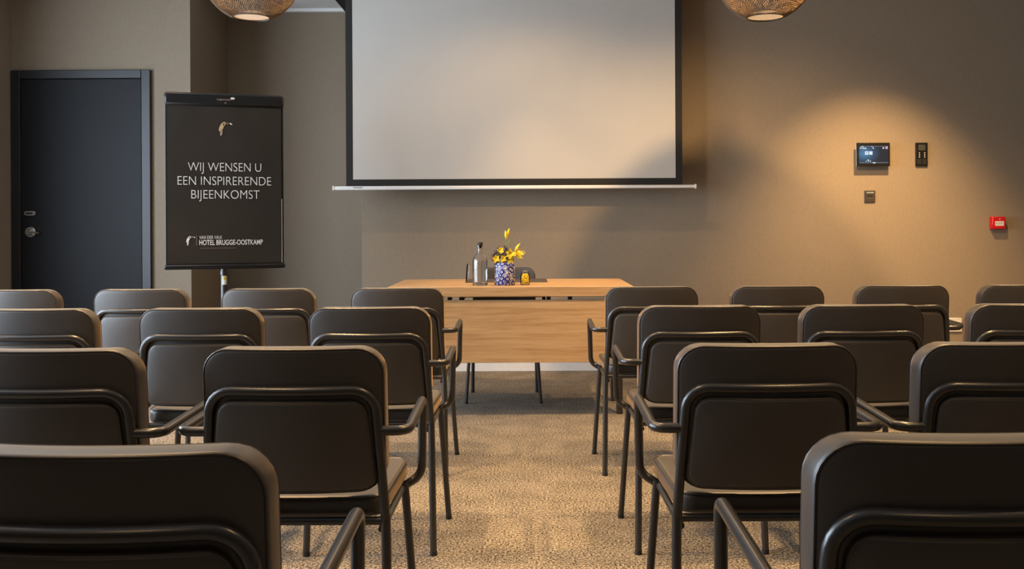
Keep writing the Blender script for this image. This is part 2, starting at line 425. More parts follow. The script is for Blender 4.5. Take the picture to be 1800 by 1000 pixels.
# ------------------------------------------------------------------ door
door = tag(empty('door_1', ((PX(24, YW) + PX(268, YW)) / 2, YW, 0)), 'charcoal door with dark frame and steel lock in the left corner', 'door', None, 'structure')
hw = (PX(268, YW) - PX(24, YW)) / 2; ht = PZ(146, 124, YW)
mb = MB()
mb.box(-hw, -hw + 0.068, -0.035, -0.001, 0, ht, 0.004); mb.box(hw - 0.068, hw, -0.035, -0.001, 0, ht, 0.004)
mb.box(-hw + 0.068, hw - 0.068, -0.035, -0.001, ht - 0.066, ht, 0.004)
mb.build('door_frame', 'doorframe', door, False)
mb = MB(); mb.box(-hw + 0.071, hw - 0.071, -0.026, -0.002, 0.006, ht - 0.069, 0.002); leaf = mb.build('door_leaf', 'door', door, False)
hx = PX(57, YW) - door.location.x; hz = PZ(57, 408, YW)
mb = MB()
def disc_y(mb, x, y, z, prof, n=24):
    t = MB(); t.lathe(prof, n)
    mb.add([(x + a, y - c, z + b_) for (a, b_, c) in t.v], t.f)
disc_y(mb, hx, -0.026, hz, [(0, 0), (0.040, 0), (0.040, 0.008), (0.036, 0.012), (0.024, 0.012), (0.022, 0.03), (0.018, 0.034), (0, 0.034)])
mb.build('lock_rose', 'steel', door)
mb = MB(); mb.tube(fillet([(hx, -0.05, hz), (hx, -0.066, hz), (hx + 0.085, -0.068, hz - 0.008)], 0.012), 0.006, 8); mb.build('door_handle', 'steel', door)
mb = MB(); zz = PZ(57, 375, YW)
n = 24; poly = []
for k in range(n):
    a = 2 * PI * k / n; poly.append((hx + 0.026 * (1 if math.cos(a) > 0 else -1) + 0.017 * math.cos(a), zz + 0.017 * math.sin(a)))
mb.prism(poly, -0.038, -0.026); esc = mb.build('card_reader', 'steel', door)
mb = MB(); mb.box(hx - 0.03, hx + 0.02, -0.0395, -0.038, zz - 0.006, zz + 0.006); mb.build('reader_slot', 'black', esc, False)

# ------------------------------------------------------------------ projection screen
YS = 7.12
scr = tag(empty('projection_screen', ((PX(609, YS) + PX(1200, YS)) / 2, YS, PZ(905, 326, YS))), 'large pulled-down projection screen with black border on the front wall', 'projection screen')
sw = (PX(1200, YS) - PX(609, YS)) / 2; z0 = scr.location.z; top = 2.80 - z0
mb = MB(); mb.box(-sw + 0.05, sw - 0.05, 0, 0.003, 0.05, top); mb.build('screen_cloth', 'screen', scr, False)
mb = MB()
mb.box(-sw, -sw + 0.05, -0.001, 0.003, 0, top); mb.box(sw - 0.05, sw, -0.001, 0.003, 0, top); mb.box(-sw + 0.05, sw - 0.05, -0.001, 0.003, 0, 0.05)
mb.build('screen_border', 'frame_black', scr, False)
b0 = PX(587, YS) - scr.location.x; b1 = PX(1223, YS) - scr.location.x
mb = MB(); mb.box(b0, b1, -0.012, 0.016, -0.027, 0.0, 0.006); bar = mb.build('weight_bar', 'bar', scr)
for x in (b0, b1):
    mb = MB(); mb.box(x - 0.008, x + 0.008, -0.015, 0.019, -0.031, 0.004, 0.004); mb.build('end_cap', 'white', bar)
mb = MB(); mb.box(b0 + 0.145, b0 + 0.215, -0.0128, -0.012, -0.013, -0.007); mb.build('bar_marking', 'ink_grey', bar, False)
mb = MB(); mb.box(b0, b1, -0.08, 0.08, top, top + 0.14, 0.01); mb.build('screen_housing', 'bar', scr)

# ------------------------------------------------------------------ pendants
YP = 5.0
def pendant(px, label):
    X = PX(px, YP); zb = PZ(px, 31, YP)
    root = tag(empty('pendant_lamp', (X, YP, zb)), label, 'pendant lamp', 'woven globe pendant lamps')
    R0 = 0.25; zc = 0.232; ro = 0.093
    def sph(t, a): return (R0 * math.sin(t) * math.cos(a), R0 * math.sin(t) * math.sin(a), zc - zc * 1.07 * math.cos(t))
    t0 = math.asin(ro / R0); t1 = PI - math.asin(0.06 / R0)
    mb = MB(); ns = 96
    for dr in (1, -1):
        for k in range(ns):
            pts = []
            for i in range(25):
                u = i / 24; t = t0 + (t1 - t0) * u
                a = 2 * PI * k / ns + dr * u * 1.9
                p = Vector(sph(t, a)); q = Vector((0, 0, zc)); p = q + (p - q) * (1.0 + 0.008 * dr)
                pts.append(p)
            mb.tube(pts, 0.0019, 4, cap=False)
    tag(mb.build('woven_shade', 'strand', root), kind='stuff')
    zr = zc - zc * 1.07 * math.cos(t0)
    mb = MB(); mb.tube([(ro * math.cos(2 * PI * k / 40), ro * math.sin(2 * PI * k / 40), zr) for k in range(40)], 0.004, 8, closed=True); mb.build('bottom_ring', 'darkwood', root)
    mb = MB(); mb.lathe([(0.0, zr + 0.004), (ro - 0.006, zr + 0.004), (ro - 0.004, zr + 0.012), (ro - 0.012, zr + 0.016), (0, zr + 0.016)], 32); mb.build('diffuser', 'diffuser', root)
    zt = zc + zc * 1.07 * math.cos(math.asin(0.06 / R0))
    mb = MB(); mb.lathe([(0, zt - 0.01), (0.062, zt - 0.01), (0.062, zt + 0.004), (0.02, zt + 0.012), (0.018, zt + 0.05), (0, zt + 0.055)], 24); mb.build('top_cap', 'darkwood', root)
    mb = MB(); mb.tube([(0, 0, zt + 0.05), (0, 0, H - zb - 0.03)], 0.003, 6); mb.build('cable', 'black', root)
    mb = MB(); mb.lathe([(0, H - zb - 0.035), (0.05, H - zb - 0.03), (0.055, H - zb - 0.001), (0, H - zb - 0.001)], 24); mb.build('ceiling_rose', 'black', root)
    mb = MB(); mb.ball((0, 0, zc), 0.035, 12, 8); mb.build('bulb', 'diffuser', root)
    l = bpy.data.lights.new('pendant_light', 'POINT'); l.energy = 5; l.color = WARM; l.shadow_soft_size = 0.035
    o = bpy.data.objects.new('pendant_light', l); col.objects.link(o); o.location = (X, YP, zb + zc + 0.07)
pendant(444, 'woven globe pendant lamp hanging above the flip chart, left of the screen')
pendant(1347, 'woven globe pendant lamp hanging right of the projection screen')

# ------------------------------------------------------------------ conference chair
def rr(hw, hh, R, nx=12, nz=6, nc=7):
    R = max(min(R, hh, hw), 0.0); p = []
    def line(a, c, n): return [(a[0] + (c[0] - a[0]) * i / n, a[1] + (c[1] - a[1]) * i / n) for i in range(n)]
    def arc(cx, cz, a0): return [(cx + R * math.cos(a0 + PI / 2 * i / nc), cz + R * math.sin(a0 + PI / 2 * i / nc)) for i in range(nc)]
    p += line((-hw + R, -hh), (hw - R, -hh), nx) + arc(hw - R, -hh + R, -PI / 2)
    p += line((hw, -hh + R), (hw, hh - R), nz) + arc(hw - R, hh - R, 0)
    p += line((hw - R, hh), (-hw + R, hh), nx) + arc(-hw + R, hh - R, PI / 2)
    p += line((-hw, hh - R), (-hw, -hh + R), nz) + arc(-hw + R, -hh + R, PI)
    return p
def pad(hw, hh, R, th, er, bulge, fn):
    t = th / 2; prof = []
    ins = [hh * 0.9999, hh * 0.75, hh * 0.5, hh * 0.3, hh * 0.16, (hh * 0.16 + er) / 2]
    def bl(i): u = min(1, (i - er) / (hh * 0.5)); return bulge * (1 - (1 - u) ** 2)
    for i in ins: prof.append((i, -t - bl(i)))
    for k in range(5):
        a = PI / 2 * k / 4; prof.append((er * (1 - math.sin(a)), -(t - er * (1 - math.cos(a)))))
    prof += [(i, -y) for (i, y) in prof[::-1]]
    mb = MB(); rings = []
    for (i, y) in prof:
        rings.append([fn(x, y, z) for (x, z) in rr(hw - i, max(hh - i, 0), max(R - i, 0))])
    n = len(rings[0]); vs = [v for r in rings for v in r]; fs = []
    for i in range(len(rings) - 1):
        for k in range(n):
            l = (k + 1) % n; fs.append((i * n + k, i * n + l, (i + 1) * n + l, (i + 1) * n + k))
    mb.add(vs, fs)
    return mb
def piping(hw, hh, R, y, fn, r=0.0022):
    mb = MB(); mb.tube([fn(x, y, z) for (x, z) in rr(hw, hh, R)], r, 6, closed=True)
    return mb
BW = 0.205; TR = 0.0115; ZB = 0.499; ZT = 0.829
def backY(x, z): return 0.073 - 0.030 * max(0, 1 - (x / BW) ** 2) - 0.085 * (z - 0.45)
def make_chair():
    c = empty('conference_chair')
    hh = (ZT - ZB) / 2; zc = (ZT + ZB) / 2; th = 0.060
    fn = lambda x, y, z: (x, backY(x, z + zc) + y, z + zc)
    bk = pad(BW, hh, 0.060, th, 0.010, 0.003, fn).build('backrest', 'leather', c, True, 60)
    for s in (-1, 1):
        piping(BW - 0.0025, hh - 0.0025, 0.058, s * (th / 2 - 0.0022), fn).build('piping', 'piping', bk)
    # rear cushion panel inside the tube
    pz0, pz1 = 0.507, 0.712; ph = (pz1 - pz0) / 2; pc = (pz1 + pz0) / 2
    fp = lambda x, y, z: (x * (1.0 - 0.06 * (z / ph)), backY(x, z + pc) - th / 2 - 0.004 + y, z + pc)
    pn = pad(0.177, ph, 0.034, 0.028, 0.008, 0.003, fp).build('back_panel', 'leather', c, True, 60)
    piping(0.175, ph - 0.002, 0.032, -0.0115, fp, 0.0016).build('piping', 'piping', pn)
    # inverted U of the back frame
    pts = []; xs0, xs1 = 0.204, 0.188; zb = 0.735; rc = 0.055
    for i in range(6): u = i / 5; pts.append((xs0 + (xs1 - xs0) * u, 0.435 + (zb - rc - 0.435) * u))
    for i in range(1, 8): a = PI / 2 * i / 7; pts.append((xs1 - rc + rc * math.cos(a), zb - rc + rc * math.sin(a)))
    for i in range(1, 9): pts.append(((xs1 - rc) * (1 - i / 8), zb))
    pts = pts + [(-x, z) for (x, z) in pts[-2::-1]]
    mb = MB(); mb.tube([(x, backY(x, z) - th / 2 - TR * 0.75, z) for (x, z) in pts], TR, 12); mb.build('back_frame', 'tube', c)
    # seat
    fs = lambda x, y, z: (x * (1 + 0.03 * (z / 0.21)), z + 0.250, 0.456 - y - 0.006 * max(0, 1 - (x / 0.2) ** 2) * max(0, 1 - (z / 0.21) ** 2))
    st = pad(0.204, 0.192, 0.045, 0.050, 0.015, 0.002, fs).build('seat', 'leather', c, True, 60)
    piping(0.2015, 0.1895, 0.043, -0.0215, fs).build('piping', 'piping', st)
    yr = backY(0.204, 0.42) - th / 2 - TR * 0.75
    mb = MB()
    mb.tube([(-0.20, yr, 0.431), (0.20, yr, 0.431)], 0.010, 10)
    for s in (-1, 1): mb.tube([(0.195 * s, yr, 0.412), (0.198 * s, 0.40, 0.414)], 0.009, 8)
    mb.tube([(-0.195, 0.395, 0.412), (0.195, 0.395, 0.412)], 0.009, 8)
    mb.build('seat_frame', 'tube', c)
    for s in (-1, 1):
        mb = MB(); mb.tube([(0.204 * s, yr, 0.438), (0.206 * s, yr - 0.006, 0.36), (0.213 * s, 0.0, 0.004)], TR, 12); lg = mb.build('leg', 'tube', c)
        mb = MB(); mb.tube([(0.213 * s, 0.0, 0.0), (0.2127 * s, 0.001, 0.014)], TR + 0.001, 12); mb.build('glide', 'glide', lg)
        mb = MB(); mb.tube([(0.203 * s, 0.385, 0.424), (0.232 * s, 0.405, 0.004)], TR * 0.95, 12); lg = mb.build('leg', 'tube', c)
        mb = MB(); mb.tube([(0.2323 * s, 0.405, 0.0), (0.2313 * s, 0.4045, 0.014)], TR + 0.0005, 12); mb.build('glide', 'glide', lg)
        ya = backY(0.197, 0.632) - th / 2 - TR * 0.75
        path = fillet([(0.196 * s, ya, 0.640), (0.258 * s, ya, 0.640), (0.254 * s, 0.365, 0.648), (0.246 * s, 0.405, 0.440), (0.200 * s, 0.39, 0.415)], [0, 0.030, 0.022, 0.045, 0], 7)
        mb = MB(); mb.tube(path, TR, 12); mb.build('armrest', 'tube', c)
    return c
proto = make_chair()
ROWS = {1: 1.17, 2: 2.165, 3: 3.235, 4: 4.255}
def by_near_left(px, Y): return PX(px, Y + 0.03) + BW
def by_near_right(px, Y): return PX(px, Y + 0.03) - BW
def by_far_left(px, Y): return PX(px, Y + 0.075) + BW
def by_far_right(px, Y): return PX(px, Y + 0.075) - BW
G = {1: 'chairs of the row nearest the camera', 2: 'chairs of the second row from the camera', 3: 'chairs of the third row from the camera', 4: 'chairs of the row nearest the table'}
RN = {1: 'the nearest row', 2: 'the second row', 3: 'the third row', 4: 'the row nearest the table'}
spots = [
    (4, by_far_right, 112, 0, 'in front of the black door'),
    (4, by_near_left, 166, 0, 'left of the flip chart pole'),
    (4, by_near_left, 390, 0, 'right in front of the flip chart pole'),
    (4, by_near_left, 617, 0, 'overlapping the left end of the oak table'),
    (4, by_near_right, 1226, 0, 'overlapping the right end of the oak table'),
    (4, by_near_right, 1447, 0, 'second from the aisle on the right side'),
    (4, by_near_right, 1666, 0, 'beside the white wall socket'),
    (4, by_far_left, 1714, 0, 'below the red call point'),
    (3, by_far_right, 178, 0, 'cut by the left edge of the picture'),
    (3, by_near_left, 246, 0, 'second from the aisle on the left side'),
    (3, by_near_left, 543, 0, 'on the left side of the aisle'),
    (3, by_near_right, 1335, 0, 'on the right side of the aisle'),
    (3, by_near_right, 1621, 0, 'second from the aisle on the right side'),
    (3, by_far_left, 1692, 0, 'cut by the right edge of the picture'),
    (2, by_far_right, 258, -0.015, 'cut by the left edge of the picture'),
    (2, by_near_left, 358, 0, 'on the left side of the aisle'),
    (2, by_near_right, 1503, 0.012, 'on the right side of the aisle'),
    (2, by_far_left, 1598, 0.012, 'cut by the right edge of the picture'),
    (1, by_far_right, 490, 0, 'large in the bottom left corner'),
    (1, by_far_left, 1405, 0.045, 'large in the bottom right corner'),
]
for i, (r, fnx, px, dy, where) in enumerate(spots):
    o = proto if i == 0 else copy_tree(proto)
    Y = ROWS[r] + dy
    o.location = (fnx(px, Y), Y, 0)
    tag(o, 'leather chair in %s, %s' % (RN[r], where), 'chair', G[r])
o = copy_tree(proto); o.location = (PX(886, 6.38), 6.40, 0); o.rotation_euler = (0, 0, PI)
tag(o, 'brown leather armchair behind the oak table, facing the audience', 'chair', 'presenter chair'); del o['group']

# ------------------------------------------------------------------ table
TZ = 0.755; TY0, TY1 = 5.50, 6.29; TX0, TX1 = PX(680, 5.50), PX(1113, 5.50); TC = (TX0 + TX1) / 2; TW = (TX1 - TX0) / 2
tab = tag(empty('folding_table', (TC, 0, 0)), 'oak presentation table with hanging front panel and dark legs', 'table')
mb = MB(); mb.box(-TW, TW, TY0, TY1, TZ - 0.058, TZ, 0.003); mb.build('tabletop', 'oak', tab, False)
pz1, pz0 = HC - 130 * 5.525 / F, HC - 240 * 5.525 / F
mb = MB(); mb.box(-TW + 0.03, TW - 0.03, 5.515, 5.535, pz0, pz1, 0.002); mb.build('front_panel', 'oak', tab, False)
for px in (792, 812, 963, 1000):
    x = PX(px, 5.62) - TC
    mb = MB(); mb.box(x - 0.012, x + 0.012, 5.522, 5.57, pz1 - 0.03 + 0.03, TZ - 0.058, 0.002); mb.build('panel_bracket', 'black', tab, False)
for s in (-1, 1):
    xl = 0.54 - TC if s > 0 else -(0.54 - TC)
    for (y0, y1, hwid) in ((5.64, 5.68, 0.018), (6.05, 6.09, 0.015)):
        mb = MB(); mb.box(xl - hwid, xl + hwid, y0, y1, 0.0, TZ - 0.059, 0.003); lg = mb.build('leg', 'darkwood', tab, False)
    mb = MB(); mb.box(xl - 0.015, xl + 0.015, 5.68, 6.05, TZ - 0.10, TZ - 0.059, 0.003); mb.build('leg_rail', 'darkwood', tab, False)

# ------------------------------------------------------------------ things on the table
def lathe_obj(name, prof, mat, parent=None, n=40): 
    mb = MB(); mb.lathe(prof, n); return mb.build(name, mat, parent, True, 50)
ZT0 = TZ + 0.0005
# desk pad
padY0, padY1 = 5.90, 6.24
mb = MB(); mb.box(PX(817, padY0), PX(962, padY0), padY0, padY1, TZ, TZ + 0.005, 0.002)
tag(mb.build('desk_pad', 'pad', None, False), 'dark brown desk pad at the back of the table', 'desk pad')
# bottle
bo = tag(empty('water_bottle', (PX(843.5, 5.62), 5.62, ZT0)), 'clear glass water bottle with black stopper on the table', 'bottle')
lathe_obj('bottle_glass', [(0.0, 0.0), (0.040, 0.0), (0.0445, 0.005), (0.0445, 0.140), (0.042, 0.155), (0.033, 0.172), (0.020, 0.182), (0.0155, 0.190), (0.0150, 0.222), (0.0185, 0.224), (0.0185, 0.231), (0.0145, 0.231),
     (0.0125, 0.222), (0.0125, 0.189), (0.018, 0.179), (0.031, 0.168), (0.0395, 0.153), (0.0415, 0.139), (0.0415, 0.022), (0.034, 0.018), (0, 0.020)], 'glass', bo)
lathe_obj('water', [(0, 0.0205), (0.034, 0.0185), (0.0412, 0.0225), (0.0412, 0.138), (0.0400, 0.148), (0, 0.148)], 'water', bo)
lathe_obj('stopper', [(0, 0.215), (0.0120, 0.215), (0.0122, 0.231), (0.0155, 0.232), (0.0165, 0.248), (0.0145, 0.251), (0, 0.251)], 'cork', bo, 24)
# inverted tumbler
tu = tag(empty('drinking_glass', (PX(828.5, 5.95), 5.95, TZ + 0.0055)), 'upside-down drinking glass standing behind the water bottle', 'glass')
lathe_obj('tumbler', [(0.036, 0.0), (0.037, 0.002), (0.029, 0.104), (0.026, 0.107), (0, 0.107), (0, 0.098), (0.025, 0.098), (0.0345, 0.002), (0.036, 0.0)], 'thin_glass', tu)
# floral jar
JX, JY = PX(887, 5.66), 5.66
jar = tag(empty('flower_jar', (JX, JY, ZT0)), 'blue and white flower-print jar used as a vase on the table', 'vase')
mb = MB(); nj = 48; prof = [(0.058, 0.0), (0.0605, 0.003), (0.0605, 0.126), (0.0585, 0.130)]
vs = []; fs = []; uvs = []
for i, (r, z) in enumerate(prof):
    for k in range(nj + 1):
        a = 2 * PI * k / nj; vs.append((r * math.cos(a), r * math.sin(a), z)); uvs.append((0.0605 * a, z))
for i in range(len(prof) - 1):
    for k in range(nj): fs.append((i * (nj + 1) + k, i * (nj + 1) + k + 1, (i + 1) * (nj + 1) + k + 1, (i + 1) * (nj + 1) + k))
me = bpy.data.meshes.new('printed_sleeve'); me.from_pydata(vs, [], fs)
ul = me.uv_layers.new(name='UVMap')
for lp in me.loops: ul.data[lp.index].uv = uvs[lp.vertex_index]
for p in me.polygons: p.use_smooth = True
me.materials.append(M['floral'])
so = bpy.data.objects.new('printed_sleeve', me); col.objects.link(so); so.parent = jar
md = so.modifiers.new('thickness', 'SOLIDIFY'); md.thickness = 0.002; md.offset = -1
lathe_obj('glass_body', [(0, 0.0015), (0.054, 0.0015), (0.057, 0.004), (0.057, 0.128), (0.052, 0.134), (0.051, 0.150), (0.054, 0.152), (0.054, 0.156), (0.0505, 0.157), (0.048, 0.150), (0.049, 0.133), (0.054, 0.126), (0.054, 0.008), (0, 0.006)], 'thin_glass', jar)
lathe_obj('glass_lid', [(0, 0.166), (0.010, 0.167), (0.016, 0.163), (0.020, 0.157), (0.0, 0.1555)], 'thin_glass', jar, 24).location = (-0.012, -0.028, 0.0)
# small jar of sweets
cj = tag(empty('candy_jar', (PX(922.5, 5.66), 5.66, ZT0)), 'small lidded glass jar full of yellow sweets on the table', 'jar')
lathe_obj('jar_glass', [(0, 0), (0.024, 0), (0.0275, 0.004), (0.029, 0.03), (0.0275, 0.058), (0.022, 0.066), (0.020, 0.064), (0.0255, 0.056), (0.027, 0.03), (0.0255, 0.006), (0, 0.004)], 'thin_glass', cj, 28)
lathe_obj('jar_lid', [(0.023, 0.0665), (0.0235, 0.070), (0.018, 0.080), (0.006, 0.085), (0.006, 0.090), (0, 0.091), (0, 0.083), (0.016, 0.077), (0.0215, 0.069), (0.0215, 0.0665), (0.023, 0.0665)], 'thin_glass', cj, 28)
mb = MB(); random.seed(3)
for k in range(130):
    z = random.uniform(0.010, 0.063); r = (0.0212 if z < 0.052 else 0.014) * math.sqrt(random.random()) ; a = random.random() * 2 * PI
    mb.ball((r * math.cos(a), r * math.sin(a), z), 0.0055, 7, 5, (1, 1, 0.8))
sw_ = mb.build('sweets', 'candy'); sw_.location = cj.location
tag(sw_, 'yellow sweets heaped inside the small glass jar', 'sweets', None, 'stuff')
# flowers
def petal(mb, base, d, up, L, W, curl, n=7):
    d = Vector(d).normalized(); up = Vector(up); up = (up - d * up.dot(d)).normalized(); sd = d.cross(up); base = Vector(base)
    vs = []; fs = []
    for i in range(n + 1):
        u = i / n; wd = W * math.sin(PI * min(1, 0.08 + 0.92 * u) ** 0.85) * (1 if u < 1 else 0.05)
        c = base + d * (L * u * (1 - 0.12 * abs(curl) * u)) - up * (curl * L * u * u)
        for k, t in enumerate((-1, 0, 1)):
            vs.append(c + sd * (t * wd / 2) + up * (0.18 * wd * abs(t)))
    for i in range(n):
        for k in range(2): fs.append((i * 3 + k, i * 3 + k + 1, (i + 1) * 3 + k + 1, (i + 1) * 3 + k))
    m = len(vs); off = up * -0.0008
    vs2 = vs + [v + off for v in vs]
    fs2 = fs + [tuple(m + i for i in f[::-1]) for f in fs]
    mb.add(vs2, fs2)
def at(px, py, Y): return Vector((PX(px, Y), Y, PZ(px, py, Y)))
# upright lily with two buds
r0 = at(889, 458, JY)
lb = tag(empty('lily_bud_stem', at(888, 458, JY) - Vector((0, 0, 0.10))), 'upright yellow lily buds on a green stem above the jar', 'flower')
o0 = Vector(lb.location)
tip = at(889.5, 420, JY) - o0
mb = MB(); mb.tube([(0.002, 0, 0), (0, 0, 0.06), (0.001, 0, 0.11), tip * 0.9 + Vector((0, 0, 0.01)), tip], [0.0028] * 5, 8); mb.build('stem', 'stem', lb)
def budmesh(base, end, r):
    base, end = Vector(base), Vector(end); m = MB(); n = 9; pts = []; rs = []
    for i in range(n + 1):
        u = i / n; pts.append(base + (end - base) * u); rs.append(max(0.0008, r * math.sin(PI * (0.10 + 0.86 * u)) ** 0.75 * (1.05 - 0.25 * u)))
    m.tube(pts, rs, 10); return m
budmesh(at(890.5, 418, JY) - o0, at(895.5, 401, JY) - o0, 0.0095).build('bud', 'bud', lb)
budmesh(at(890.0, 420, JY - 0.008) - o0, at(888.2, 405, JY - 0.01) - o0, 0.0085).build('bud', 'bud', lb)
for (tx, tz) in ((897, 421), (895, 430)):
    mb = MB(); a = at(890, 431, JY) - o0; e = at(tx, tz, JY) - o0; petal(mb, a, e - a, (-0.6, -0.5, 0.5), (e - a).length * 1.0, 0.010, 0.05); mb.build('leaf', 'stem', lb)
# open lily leaning to the right
ol = tag(empty('open_lily', at(893, 462, JY) - Vector((0, 0, 0.08))), 'open yellow lily leaning out to the right of the jar', 'flower')
o0 = Vector(ol.location); cen = at(906, 443, JY - 0.02) - o0
mb = MB(); mb.tube(fillet([(0, 0, 0.0), (0.002, -0.004, 0.09), cen + Vector((-0.012, 0, -0.004)), cen], 0.03), 0.0022, 8); mb.build('stem', 'stem', ol)
ends = [(912.5, 426), (917, 433), (921, 447), (914, 460), (909, 434), (918, 455)]
for k, (ex, ey) in enumerate(ends):
    mb = MB(); e = at(ex, ey, JY - 0.02 + 0.03 * math.sin(k * 2.1)) - o0; d = e - cen
    petal(mb, cen, d, (-1, -0.5 + 0.3 * k / 5, 0.3), d.length, 0.030, 0.12); mb.build('petal', 'petal', ol)
for k in range(3):
    mb = MB(); e = at(922 + k, 441 + 2 * k, JY - 0.03) - o0; mb.tube([cen, cen + (e - cen) * 0.6 + Vector((0, 0, 0.003)), e], 0.0009, 5); mb.build('stamen', 'bud', ol)
# yellow blossoms lying over the rim
bl = [((872, 455), 'low at the left of the bouquet'), ((898, 446), 'at the right of the bouquet'), ((897, 457), 'hanging over the jar rim at the right'), ((880, 440), 'at the top of the dark berries'), ((884, 455), 'in the middle of the bouquet')]
for bi, ((bx, by), wh) in enumerate(bl):
    p = at(bx, by, JY - 0.035 + 0.008 * (bi % 3))
    fl = tag(empty('yellow_blossom', p), 'small yellow blossom ' + wh, 'flower', 'yellow blossoms in the jar')
    rnd = random.Random(bi + 20)
    for k in range(6):
        a = 2 * PI * k / 6 + rnd.random(); mb = MB()
        petal(mb, (0, 0, 0), (math.cos(a), -0.55, math.sin(a)), (0, -1, 0.2), (0.026, 0.036, 0.030, 0.022, 0.024)[bi], 0.020, 0.2); mb.build('petal', 'petal', fl)
    mb = MB(); mb.tube([(0, 0, 0), (0.3 * (JX - p.x), 0.018, -0.02), (JX - p.x, JY - p.y, ZT0 + 0.06 - p.z)], 0.0018, 6); mb.build('stem', 'stem', fl)
# dark berries: one bunch
p = at(881, 447, JY - 0.012)
sp = tag(empty('berry_bunch', p), 'bunch of dark purple berries among the yellow flowers in the jar', 'berries')
mb = MB(); tw = MB(); rnd = random.Random(4)
for bi, (bx, by) in enumerate(((867, 451), (871, 446), (876, 441), (889, 438), (883, 446), (893, 449), (872, 456), (879, 450))):
    o_ = at(bx, by, JY - 0.012) - p
    for k in range(20):
        q = o_ + Vector((rnd.gauss(0, 0.010), rnd.gauss(0, 0.014), rnd.gauss(0, 0.010))); mb.ball(q, rnd.uniform(0.0030, 0.0050), 7, 5)
        if k % 3 == 0: tw.tube([q, o_ + (q - o_) * 0.4 + Vector((0, 0, -0.012))], 0.0007, 4)
    tw.tube([o_, (0.4 * (JX - p.x - o_.x) + o_.x, 0.006, o_.z - 0.02), (JX - p.x, JY - p.y, ZT0 + 0.05 - p.z)], 0.0016, 6)
tag(mb.build('berries', 'berry', sp), kind='stuff'); tag(tw.build('twigs', 'stem', sp), kind='stuff')

# ------------------------------------------------------------------ text helper
def text(name, body, mat, parent, x0, x1, zbase, y, hcap=None, bold=0.0):
    def raw(t):
        cu = bpy.data.curves.new(name, 'FONT'); cu.body = t; cu.size = 1.0; cu.extrude = 0.0; cu.offset = bold
        to = bpy.data.objects.new(name, cu); col.objects.link(to)
        bpy.context.view_layer.update()
        me = bpy.data.meshes.new_from_object(to.evaluated_get(bpy.context.evaluated_depsgraph_get()))
        bpy.data.objects.remove(to); bpy.data.curves.remove(cu)
        return me
    full = raw(body); xs = [v.co.x for v in full.vertices]; ys = [v.co.y for v in full.vertices]
    mx = min(xs); sx = (x1 - x0) / (max(xs) - mx); sz = sx if hcap is None else hcap / max(ys)
    bpy.data.meshes.remove(full); pre = ''
    for word in body.split(' '):
        pre = (pre + ' ' + word).strip()
        pm = raw(pre); xe = max(v.co.x for v in pm.vertices); bpy.data.meshes.remove(pm)
        me = raw(word); sh = xe - max(v.co.x for v in me.vertices)
        for v in me.vertices: v.co = Vector((x0 + (v.co.x + sh - mx) * sx, y, zbase + v.co.y * sz))
        me.materials.clear(); me.materials.append(M[mat]); me.name = name
        o = bpy.data.objects.new(name, me); col.objects.link(o); o.parent = parent

# ------------------------------------------------------------------ flip chart
FW, FH = 0.70, 1.065
yaw = math.radians(19)
FX, FY = PX(396.5, 5.98), 5.98
zbot = PZ(399, 469, 5.98)
fc = tag(empty('flip_chart', (FX, FY, 0), yaw), 'black flip chart stand showing a dark welcome poster', 'flip chart')
def fu(px): return (px - 399.5) / 188.0 * FW
def fv(py, px=399): # undo the small tilt of the lines caused by the turned board
    return zbot + (470.0 - py) / 293.5 * FH
mb = MB(); mb.box(-FW / 2, FW / 2, -0.005, 0.014, zbot, zbot + FH, 0.004); mb.build('board', 'black', fc, False)
hb = MB(); hb.box(-FW / 2 - 0.002, FW / 2 + 0.002, -0.026, 0.014, zbot + FH - 0.075, zbot + FH + 0.004, 0.012); head = hb.build('clamp_bar', 'black', fc)
mb = MB(); mb.box(-FW / 2 - 0.006, FW / 2 + 0.006, -0.032, 0.012, zbot - 0.012, zbot + 0.018, 0.007); mb.build('pen_tray', 'black', fc)
# poster sheet with slight waves
mb = MB(); nx, nz = 40, 50; vs = []; fs = []
px0, px1, pz0, pz1 = -FW / 2 + 0.012, FW / 2 - 0.014, zbot + 0.022, zbot + FH - 0.07
for j in range(nz + 1):
    for i in range(nx + 1):
        u = i / nx; v_ = j / nz
        wv = 0.0022 * math.sin(u * 17 + 2) * max(0, v_ - 0.78) / 0.22 * (1 - 0.4 * v_) + 0.0016 * math.sin(u * 9 + v_ * 7) * max(0, 0.35 - v_) / 0.35
        vs.append((px0 + (px1 - px0) * u, -0.0085 + wv, pz0 + (pz1 - pz0) * v_))
for j in range(nz):
    for i in range(nx): fs.append((j * (nx + 1) + i, j * (nx + 1) + i + 1, (j + 1) * (nx + 1) + i + 1, (j + 1) * (nx + 1) + i))
m0 = len(vs); edge = [i for i in range(nx + 1)] + [j * (nx + 1) + nx for j in range(1, nz + 1)] + [nz * (nx + 1) + i for i in range(nx - 1, -1, -1)] + [j * (nx + 1) for j in range(nz - 1, 0, -1)]
vs2 = vs + [(x, -0.0055, z) for (x, y, z) in vs]; fs2 = fs + [tuple(i + m0 for i in f[::-1]) for f in fs]
for a, c in zip(edge, edge[1:] + edge[:1]): fs2.append((a, a + m0, c + m0, c))
mb.add(vs2, fs2); poster = mb.build('poster', 'poster', fc)
mb = MB(); mb.box(px1 + 0.001, px1 + 0.004, -0.0075, -0.0055, pz0, zbot + 0.42); mb.build('paper_edge', 'ink_white', fc, False)
YT = -0.0125
text('lettering', 'WIJ WENSEN U', 'ink_white', poster, fu(341), fu(457), fv(307.5), YT, 0.053, -0.013)
text('lettering', 'EEN INSPIRERENDE', 'ink_white', poster, fu(325), fu(473), fv(331), YT, 0.053, -0.013)
